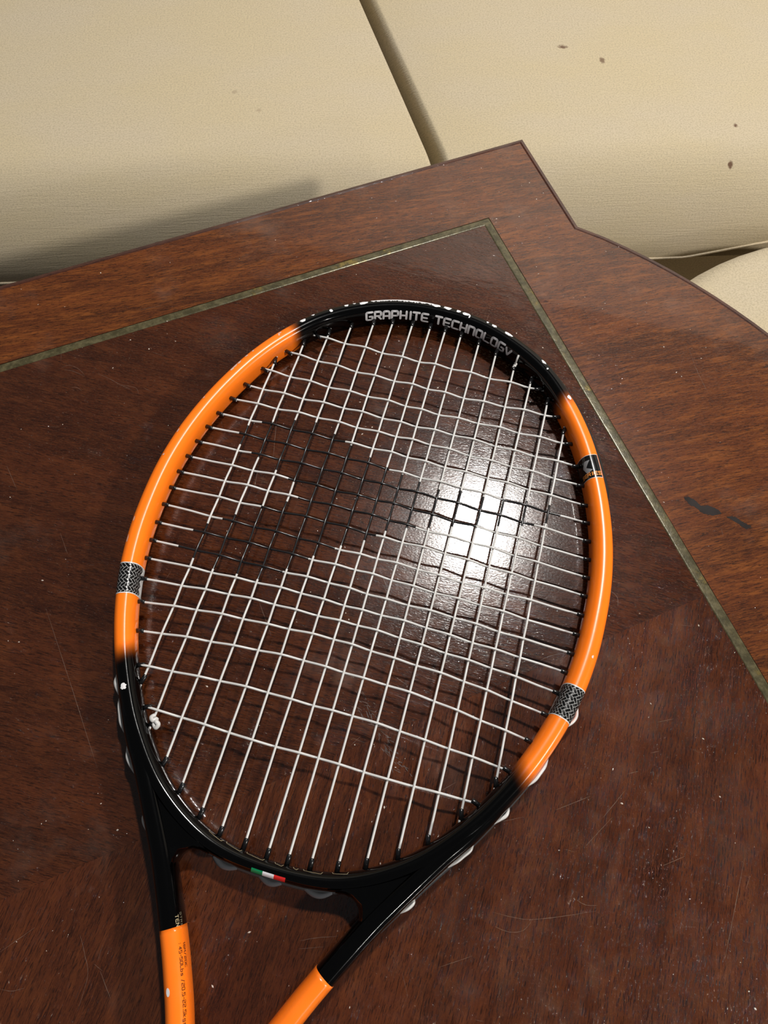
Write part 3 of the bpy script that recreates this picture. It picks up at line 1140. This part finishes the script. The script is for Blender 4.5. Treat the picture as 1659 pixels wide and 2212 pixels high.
# lettering on the inner wall of the tip
mb = MB()
U_T0, U_T1 = u_of(108.8), u_of(68.9)
if U_T0 > U_T1:
    U_T0 -= TOT
TX = 'GRAPHITE TECHnOLOGv'.replace('n', 'N')
hgt = 6.1
asp = (U_T1 - U_T0) / (text_width('GRAPHITE TECHNOLOGV'.replace('V', 'v'), hgt))
draw_text(mb, TX, 0.0, 0.0, hgt, 1.45, lambda x, y: on_hoop(U_T0 + x, 11.9 - y, 0.06), aspect=asp)
lt = mb.build('tip_lettering', SILVER, frame, smooth=True)
lt['label'] = 'silver capitals reading GRAPHITE TECHNOLOGY'

# herringbone bands
for (ta, tb) in ((-152.9, -146.0), (-27.3, -34.6)):
    ua, ub = u_of(ta), u_of(tb)
    ua, ub = min(ua, ub), max(ua, ub)
    V, Fc = hoop_patch(ua, ub, 20, 290, 0.05, 30, 40)
    band = mesh_obj('herringbone_band', V, Fc, SILVER_LINE, frame)
    band['label'] = 'black herringbone band with silver lines'
    mb = MB()
    cell = 1.55
    g = 0.17
    ca, sa = math.cos(math.radians(45)), math.sin(math.radians(45))
    Lb = ub - ua
    for i in range(-24, 40):
        for j in range(-32, 32):
            v = (i - j) % 4
            if v == 0:
                x0, x1, y0, y1 = i, i + 2, j, j + 1
            elif v == 3:
                x0, x1, y0, y1 = i, i + 1, j, j + 2
            else:
                continue
            x0, x1, y0, y1 = x0 * cell + g / 2, x1 * cell - g / 2, y0 * cell + g / 2, y1 * cell - g / 2
            quad = []
            for (x, y) in ((x0, y0), (x1, y0), (x1, y1), (x0, y1)):
                quad.append((x * ca - y * sa, x * sa + y * ca))
            xs = [q[0] for q in quad]
            ys = [q[1] for q in quad]
            if max(xs) < 0.62 or min(xs) > Lb - 0.62 or min(ys) < -9 or max(ys) > 13.5:
                continue
            n = 3
            V, Fc = [], []
            for a in range(n + 1):
                for b_ in range(n + 1):
                    fa, fb = a / n, b_ / n
                    x = quad[0][0] * (1 - fa) * (1 - fb) + quad[1][0] * fa * (1 - fb) + quad[2][0] * fa * fb + quad[3][0] * (1 - fa) * fb
                    y = quad[0][1] * (1 - fa) * (1 - fb) + quad[1][1] * fa * (1 - fb) + quad[2][1] * fa * fb + quad[3][1] * (1 - fa) * fb
                    x = min(max(x, 0.62), Lb - 0.62)
                    V.append(on_hoop(ua + x, y, 0.09))
            for a in range(n):
                for b_ in range(n):
                    e = a * (n + 1) + b_
                    Fc.append((e, e + n + 1, e + n + 2, e + 1))
            mb.add(V, Fc)
    mb.build('herringbone_print', INK, frame, smooth=True)

# black label with the silver chevron
ua, ub = u_of(33.6), u_of(27.2)
V, Fc = hoop_patch(ua - 0.25, ub + 0.25, 56, 232, 0.05, 20, 30)
mesh_obj('label_border', V, Fc, SILVER, frame)
V, Fc = hoop_patch(ua, ub, 60, 232, 0.09, 20, 30)
lab = mesh_obj('label_sticker', V, Fc, INK, frame)
lab['label'] = 'black label with a silver chevron and the word SERIES'
LU = ub - ua


def lab_map(x, y):          # x from inner to outer, y up (towards the tip)
    return on_hoop(ub - y, 11.0 - x, 0.13)


mb = MB()
chev = [((5.4, 12.6), (8.9, 12.6)), ((3.0, 8.8), (5.9, 8.2)), ((3.0, 8.2), (5.9, 7.8)), ((6.0, 3.3), (9.4, 5.6))]
V, Fc = [], []
N = 8
rows = []
for a, b_ in zip(chev[:-1], chev[1:]):
    for i in range(N):
        t = i / N
        rows.append(((a[0][0] * (1 - t) + b_[0][0] * t, a[0][1] * (1 - t) + b_[0][1] * t), (a[1][0] * (1 - t) + b_[1][0] * t, a[1][1] * (1 - t) + b_[1][1] * t)))
rows.append(chev[-1])
kx = LU / 16.0
for l, r in rows:
    for i in range(7):
        f = i / 6
        V.append(lab_map(l[0] * (1 - f) + r[0] * f, (l[1] * (1 - f) + r[1] * f) * kx))
for i in range(len(rows) - 1):
    for k in range(6):
        e = i * 7 + k
        Fc.append((e, e + 1, e + 8, e + 7))
mesh_obj('label_chevron', V, Fc, GREYP, frame)
mb = MB()
draw_text(mb, 'SERIES', 0.2, 1.7 * kx, 2.0, 0.5, lab_map, gap=1.5, aspect=1.45)
mb.build('label_lettering', ORANGEP, frame, smooth=True)

# flag on the bridge (arc length runs clockwise, so x decreases with u at the bottom)
uB = u_of(-90.0)


def bridge(x, h, off):
    return on_hoop(uB - x, h, off)


for k, mat in enumerate((GREEN, WHITEF, RED)):
    V, Fc = [], []
    x0 = -9.0 + k * 5.45
    for i in range(7):
        for j in range(7):
            V.append(bridge(x0 + 5.45 * i / 6, -1.2 - 3.4 * j / 6, 0.06))
    for i in range(6):
        for j in range(6):
            e = i * 7 + j
            Fc.append((e, e + 1, e + 8, e + 7))
    mesh_obj('flag_stripe', V, Fc, mat, frame)

# thin gold outlines along the inner edge of the bridge
mb = MB()
for (x0, x1) in ((-36, -27), (-25.4, -16.6), (-14.2, -4.8), (0.2, 4.6), (9.3, 11.9), (14.2, 23.8), (28.4, 36.5)):
    pl = [(x0, 6.6), (x0 + 0.5, 4.6), (x1 - 0.7, 3.6), (x1, 5.6)]
    pl = [(a, h + (abs(a) / 36.0) * 0.6) for a, h in pl]
    mb.add(*stroke_mesh(pl, 0.28, lambda x, y: bridge(x, y, 0.06)))
mb.build('gold_outline_print', GOLDP, frame, smooth=True)

# white paint chips
mb, mb2 = MB(), MB()


def chip(m, theta, h, ru, rh, seed):
    rnd = random.Random(seed)
    u0 = u_of(theta)
    n = 14
    V = [on_hoop(u0, h, 0.06)]
    for rr in (0.5, 1.0):
        for k in range(n):
            w = 2 * math.pi * k / n
            r = rr * rnd.uniform(0.75, 1.15)
            V.append(on_hoop(u0 + ru * r * math.cos(w), h + rh * r * math.sin(w), 0.06))
    Fc = [(0, 1 + k, 1 + (k + 1) % n) for k in range(n)]
    for k in range(n):
        k2 = (k + 1) % n
        Fc.append((1 + k, 1 + n + k, 1 + n + k2, 1 + k2))
    m.add(V, Fc)


CH = [(124.6, -2.3, 1.6, 0.9), (121.7, -3.0, 0.9, 0.6), (117.3, -1.2, 0.9, 0.9), (113.2, -2.6, 1.2, 0.8), (111.2, -3.0, 0.8, 0.5), (109.0, -2.2, 2.3, 1.1),
      (91.5, -2.2, 2.4, 1.0), (88.6, -2.4, 2.2, 1.1), (85.9, -2.2, 1.3, 1.0), (84.0, -1.8, 2.0, 1.0), (83.0, -0.6, 0.4, 0.9), (78.5, -2.4, 0.7, 0.6), (76.6, -2.2, 1.5, 0.9),
      (72.6, -2.4, 2.2, 1.0), (61.6, -2.6, 1.6, 0.8), (59.6, -1.0, 0.5, 0.5), (50.4, -2.2, 1.4, 0.9), (-128.0, -1.4, 1.3, 1.1)]
for i, (t, h, a, b_) in enumerate(CH):
    m_ = MB()
    chip(m_, t, h + 0.4, a * 1.25, b_ * 1.45, i)
    m_.build('paint_chip', CHIP, frame, smooth=True)
for i in range(46):                         # long worn strip on the tip
    t = 106.8 - 14.4 * i / 45
    chip(mb, t, -3.5 + random.uniform(-0.2, 0.3), 0.95, 1.7 + random.uniform(-0.3, 0.9), 100 + i)
mb.build('worn_tip_paint', CHIP, frame, smooth=True)
CL = [(170.4, -3.2, 1.4, 0.5), (158.7, -3.0, 0.9, 0.5), (147.4, -2.6, 1.6, 0.8), (146.2, -2.8, 1.8, 0.8), (144.8, -2.6, 1.6, 0.7), (142.1, -2.8, 1.2, 0.6), (139.9, -2.6, 0.8, 0.5),
      (131.5, -2.0, 1.4, 0.5), (131.9, -0.9, 0.6, 0.5), (178.2, -2.8, 0.8, 0.5), (-163.5, -3.6, 1.6, 0.5), (-20.0, -2.0, 0.8, 0.6), (-158.5, -3.8, 2.4, 0.5)]
for i, (t, h, a, b_) in enumerate(CL):
    m_ = MB()
    chip(m_, t, h, a, b_, 300 + i)
    m_.build('rubbed_paint', CHIP_DIM, frame, smooth=True)

# bumper guard around the tip
ua, ub = u_of(152.0) - TOT, u_of(19.8)
V, Fc = [], []
N = 160
sect = [(4.2, 3.4), (6.4, 3.2), (9.0, 1.6), (9.9, -0.2), (9.6, -2.4), (7.6, -4.6), (4.2, -5.2)]
for i in range(N + 1):
    u = ua + (ub - ua) * i / N
    x, y, a, b_, nx, ny = hoop_at(u)
    e = min(1.0, min(i, N - i) / 6.0)
    for s, z in sect:
        ss = 4.2 + (s - 4.2) * (0.4 + 0.6 * e)
        V.append(((x + nx * ss) * 0.001, (y + ny * ss) * 0.001, (z - 1.6) * 0.001))
m = len(sect)
for i in range(N):
    for k in range(m - 1):
        Fc.append((i * m + k, i * m + k + 1, (i + 1) * m + k + 1, (i + 1) * m + k))
Fc.append(tuple(range(m)))
Fc.append(tuple(N * m + k for k in range(m - 1, -1, -1)))
bp = mesh_obj('bumper_guard', V, Fc, BLACK_MATT, racket)
bp['label'] = 'black plastic bumper strip around the tip'

# ---- strings ---------------------------------------------------------------
MX = [-94.15, -80.95, -67.6, -55.15, -41.55, -29.6, -16.55, -4.7, 5.45, 16.45, 29.1, 41.65, 55.2, 67.55, 80.45, 93.95]
MT = [91.8, 110.8, 123.3, 133.3, 139.5, 143.9, 146.2, 147.2, 147.4, 146.2, 143.4, 138.2, 130.2, 122.5, 109.8, 91.4]
MBt = [-119.3, -137.6, -154.2, -163.4, -171.4, -176.7, -178.6, -179.8, -179.8, -178.6, -176.4, -171.7, -163.7, -154.1, -138.6, -119.7]
CYs = [118.1, 100.6, 83.5, 69.2, 57.0, 44.6, 33.6, 22.3, 11.1, 0.0, -11.1, -22.4, -34.1, -45.2, -56.1, -67.9, -80.6, -95.8, -112.6, -131.7]
CXe = [73.5, 88.0, 98.4, 105.2, 110.0, 114.2, 116.9, 119.0, 120.8, 122.0, 122.5, 122.4, 121.8, 120.4, 118.9, 116.4, 112.4, 106.5, 98.6, 86.6]
BOW = [-0.4, -2.2, -1.2, 0.7, 2.3, 2.5, 2.6, 3.2, 3.1, 3.9, 3.8, 1.3, 3.0, 2.8, 4.0, 6.5, 8.2, 8.5, 4.7, -0.8]
INKP = [(-97.5, 33.5), (-93.6, 42.6), (-79.5, 48.9), (-66.6, 53.2), (-52.9, 54.5), (-41.1, 49.6), (-29.7, 45.2), (-17.5, 41.3), (-4.8, 36.3), (6.7, 34.1), (17.8, 32.9), (29.3, 31.0), (41.3, 33.5), (53.1, 33.0), (65.3, 35.0), (80.7, 38.4), (93.4, 39.3), (101.8, 34.5), (94.5, 26.5), (79.8, 20.5), (65.6, 16.9), (42.4, 9.5), (30.1, 5.4), (19.1, 2.9), (8.4, -1.1), (-4.6, -12.0), (-17.2, -19.6), (-30.8, -30.5), (-42.9, -42.1), (-53.7, -51.7), (-66.9, -51.1), (-79.5, -52.5), (-94.4, -49.4), (-104.7, -44.5), (-100.0, -33.2), (-94.6, -27.7), (-86.6, -21.7), (-79.3, -16.0), (-68.7, -9.7), (-65.9, -5.6), (-53.6, -0.2), (-46.0, 6.2), (-53.2, 11.4), (-66.0, 15.9), (-79.4, 21.4), (-94.1, 26.6)]


def in_ink(x, y):
    r = False
    n = len(INKP)
    j = n - 1
    for i in range(n):
        xi, yi = INKP[i]
        xj, yj = INKP[j]
        if (yi > y) != (yj > y) and x < (xj - xi) * (y - yi) / (yj - yi) + xi:
            r = not r
        j = i
    return r


def cross_y(j, x):
    t = x / CXe[j]
    return CYs[j] + BOW[j] * max(0.0, 1 - t * t) + 0.35 * math.sin(x * 0.085 + j * 1.7) * max(0.0, 1 - t * t)


def weave(x, knots, signs, amp):
    """smooth alternating height"""
    if x <= knots[0]:
        d = knots[0] - x
        return signs[0] * amp * max(0.0, 1 - d / 12.0)
    if x >= knots[-1]:
        d = x - knots[-1]
        return signs[-1] * amp * max(0.0, 1 - d / 12.0)
    for i in range(len(knots) - 1):
        if knots[i] <= x <= knots[i + 1]:
            t = (x - knots[i]) / (knots[i + 1] - knots[i])
            w = 0.5 - 0.5 * math.cos(math.pi * t)
            return amp * (signs[i] * (1 - w) + signs[i + 1] * w)
    return 0.0


SR = 0.63
NSEG = 10


def string_obj(name, pts):
    V, Fc = tube([(x * 0.001, y * 0.001, z * 0.001) for x, y, z in pts], SR * 0.001, NSEG)
    mi = []
    for i in range(len(pts) - 1):
        xm, ym = (pts[i][0] + pts[i + 1][0]) / 2, (pts[i][1] + pts[i + 1][1]) / 2
        mi += [1 if in_ink(xm, ym) else 0] * NSEG
    mi += [0, 0]
    return mesh_obj(name, V, Fc, None, racket, mats=[STR_W, STR_K], midx=mi)


for i, x in enumerate(MX):
    ks = [(cross_y(j, x), 1 if (i + j) % 2 else -1) for j in range(20) if abs(x) < CXe[j] + 2]
    ks.sort()
    kn, sg = [k[0] for k in ks], [k[1] for k in ks]
    y0, y1 = MBt[i] - 4.0, MT[i] + 3.5
    n = int((y1 - y0) / 1.0)
    pts = []
    lean = 0.25 * math.sin(i * 2.3)
    for k in range(n + 1):
        y = y0 + (y1 - y0) * k / n
        pts.append((x + lean * math.sin((y + 30) * 0.02), y, weave(y, kn, sg, 0.45)))
    string_obj('main_string', pts)
for j in range(20):
    ks = [(x, -1 if (i + j) % 2 else 1) for i, x in enumerate(MX) if MBt[i] - 2 < cross_y(j, x) < MT[i] + 2]
    kn, sg = [k[0] for k in ks], [k[1] for k in ks]
    xe = CXe[j] + 3.5
    n = int(2 * xe)
    pts = [(-xe + 2 * xe * k / n, cross_y(j, -xe + 2 * xe * k / n), weave(-xe + 2 * xe * k / n, kn, sg, 0.85)) for k in range(n + 1)]
    string_obj('cross_string', pts)

# grommets: shared mesh, one object per hole
gm_v, gm_f = tube([(-0.0025, 0, 0), (0.0021, 0, 0), (0.0026, 0, 0), (0.0026, 0, 0)], [0.00125, 0.00125, 0.0010, 0.0007], 12)
gm = bpy.data.meshes.new('grommet')
gm.from_pydata([tuple(v) for v in gm_v], [], gm_f)
gm.materials.append(BLACK_PL)
gm.polygons.foreach_set('use_smooth', [True] * len(gm.polygons))


def grommet(x, y, ang):
    o = bpy.data.objects.new('grommet', gm)
    COL.objects.link(o)
    o.parent = frame
    o.location = (x * 0.001, y * 0.001, 0)
    o.rotation_euler = (0, 0, ang)


for i, x in enumerate(MX):
    grommet(x, MT[i], math.radians(-90) + math.radians(-0.18 * x) * 0.6)
    grommet(x, MBt[i], math.radians(90) + math.radians(0.22 * x) * 0.6)
for j, y in enumerate(CYs):
    k = math.radians(y * 0.16)
    grommet(CXe[j], cross_y(j, CXe[j]), math.pi + k)
    grommet(-CXe[j], cross_y(j, -CXe[j]), -k)

# knots
V, Fc = [], []


def blob(cx_, cy_, cz_, r, mb):
    bm = bmesh.new()
    bmesh.ops.create_icosphere(bm, subdivisions=2, radius=r * 0.001)
    mb.add([(v.co.x + cx_ * 0.001, v.co.y + cy_ * 0.001, v.co.z + cz_ * 0.001) for v in bm.verts], [tuple(v.index for v in f.verts) for f in bm.faces])
    bm.free()


mb = MB()
kp = catmull([(-81.0, -134.6, 0.3), (-81.9, -136.0, 1.2), (-80.6, -137.2, 1.9), (-79.2, -136.2, 1.2), (-79.6, -138.6, 0.6), (-78.0, -140.0, 0.8), (-77.2, -138.4, 1.6), (-78.6, -137.4, 1.9), (-80.4, -136.4, 0.4)], False, 8)
mb.add(*tube([(x * 0.001, y * 0.001, z * 0.001) for x, y, z in kp], 0.00120, 10))
mb.build('knot', STR_W, racket, smooth=True)
mb = MB()
for a in [(55.2, 131.0, 0.6, 1.15), (55.6, 132.2, 1.1, 1.1), (54.8, 130.0, 0.3, 0.95)]:
    blob(*a, mb)
mb.add(*tube([(0.0552, 0.1315, 0.001), (0.0555, 0.1338, 0.0035), (0.0558, 0.1347, 0.0072)], 0.00062, 8))
mb.build('knot', STR_W, racket, smooth=True)


# string loops running outside the frame, and the grommet strip they sit on
def loop_obj(pts, r, mat, z=-0.8, name='string_loop'):
    P = catmull(pts, False, 10)
    n = len(P)
    V, Fc = tube([(x * 0.001, y * 0.001, (z + zz) * 0.001) for x, y, zz in [(p[0], p[1], 0) for p in P]], [r * 0.001 * (0.75 + 0.25 * math.sin(math.pi * i / (n - 1))) for i in range(n)], 10)
    return mesh_obj(name, V, Fc, mat, frame)


def outline_pt(y):
    P = catmull(ARM_OUT, False, 10)
    b_ = min(P, key=lambda q: abs(q[1] - y))
    return b_[0]


LOOPS = [(-1, -118.0, -130.6, 1.2), (-1, -129.6, -147.0, 1.9), (-1, -150.0, -164.0, 1.6), (-1, -178.0, -186.5, 0.5),
         (1, -71.8, -82.2, 0.6), (1, -101.0, -117.4, 1.1), (1, -128.2, -137.8, 1.1), (1, -149.2, -162.2, 1.2), (1, -179.3, -186.5, 1.0)]
for sg, ya, yb, bulge in LOOPS:
    if ya > -88:
        pts = [(127.4, -70.6), (128.3, -76.5), (126.6, -80.6), (123.8, -83.4)]
        loop_obj([(sg * x, y) for x, y in pts], 0.8, STR_W)
        continue
    pts = []
    for k in range(5):
        t = k / 4
        y = ya + (yb - ya) * t
        x = outline_pt(y) + (-1.0 + (bulge + 0.95) * math.sin(math.pi * t) ** 0.8)
        pts.append((sg * x, y - 0.3))
    loop_obj(pts, 1.15, STR_W)
for sg in (1, -1):
    pts = [(sg * (outline_pt(y) - 0.35), y) for y in (-112, -125, -140, -155, -170, -185, -197)]
    loop_obj(pts, 1.7, GREY_PL, -3.2, 'grommet_strip')
uu = [-33 + 66 * k / 12 for k in range(13)]
pts = []
for x in uu:
    X, Y, a, b_, nx, ny = hoop_at(uB - x)
    pts.append((X + nx * (a - 0.1), Y + ny * (a - 0.1)))
loop_obj(pts, 1.6, GREY_PL, -2.4, 'grommet_strip')
for x0, x1 in ((-28.5, -16.5), (-5.5, 5.5), (16.5, 28.5)):
    pts = []
    for k in range(7):
        t = k / 6
        X, Y, a, b_, nx, ny = hoop_at(uB - (x0 + (x1 - x0) * t))
        e = a + 0.2 + 1.9 * math.sin(math.pi * t)
        pts.append((X + nx * e, Y + ny * e))
    loop_obj(pts, 1.5, CLEAR_GREY, -2.2, 'string_cover')

# ---- small print on the left arm -------------------------------------------
ARML = arm_stations(-1)
ac = [0.0]
for a, b_ in zip(ARML[:-1], ARML[1:]):
    ac.append(ac[-1] + math.hypot(a[0] - b_[0], a[1] - b_[1]))


def on_arm(v, h, off):
    """v: arc length along the left arm, h: developed distance from its ridge, positive towards the throat opening"""
    lo = 0
    while lo < len(ac) - 2 and ac[lo + 1] < v:
        lo += 1
    t = (v - ac[lo]) / (ac[lo + 1] - ac[lo])
    q = [x + (y - x) * t for x, y in zip(ARML[lo], ARML[lo + 1])]
    s, z = prof(q[2] + off, q[3] + off, ph_of(h, q[2], q[3]))
    return ((q[0] + q[4] * s) * 0.001, (q[1] + q[5] * s) * 0.001, z * 0.001)


def v_at_y(y):
    for k in range(len(ARML) - 1):
        if ARML[k][1] >= y > ARML[k + 1][1]:
            return ac[k] + (ac[k + 1] - ac[k]) * (ARML[k][1] - y) / (ARML[k][1] - ARML[k + 1][1])
    return ac[-1]


V0 = v_at_y(-224.6)
for txt, h0, start, mat, hh in (('STRING', 9.2, -11.0, GOLD_DIM, 1.5), ('TENSION', 6.3, -10.4, GOLDP, 1.7), ('16M/20C', 9.2, 0.8, BROWN_INK, 1.5), (': 45-50Lbs /20.5-22.5kgs', 6.3, 0.6, BROWN_INK, 1.5)):
    mb = MB()
    off = 0.06 if mat in (GOLDP, GOLD_DIM) else 0.20
    # letters read down the arm, their tops towards the opening
    tx = txt.replace('TENSION', 'TEnSIOn')
    draw_text(mb, tx, 0.0, 0.0, hh, 0.27, lambda x, y: on_arm(V0 + start + x, h0 + y - 2.6, off), gap=1.9)
    t_o = mb.build('arm_print', mat, racket, smooth=True)
    t_o['label'] = 'small printed words ' + txt
mb = MB()
V = []
vv = v_at_y(-240.5)
for k in range(14):
    w = 2 * math.pi * k / 14
    V.append(on_arm(vv + 1.7 * math.cos(w), -2.4 + 0.9 * math.sin(w), 0.2))
mb.add(V, [tuple(range(14))])
mb.build('paint_chip', CHIP, racket)
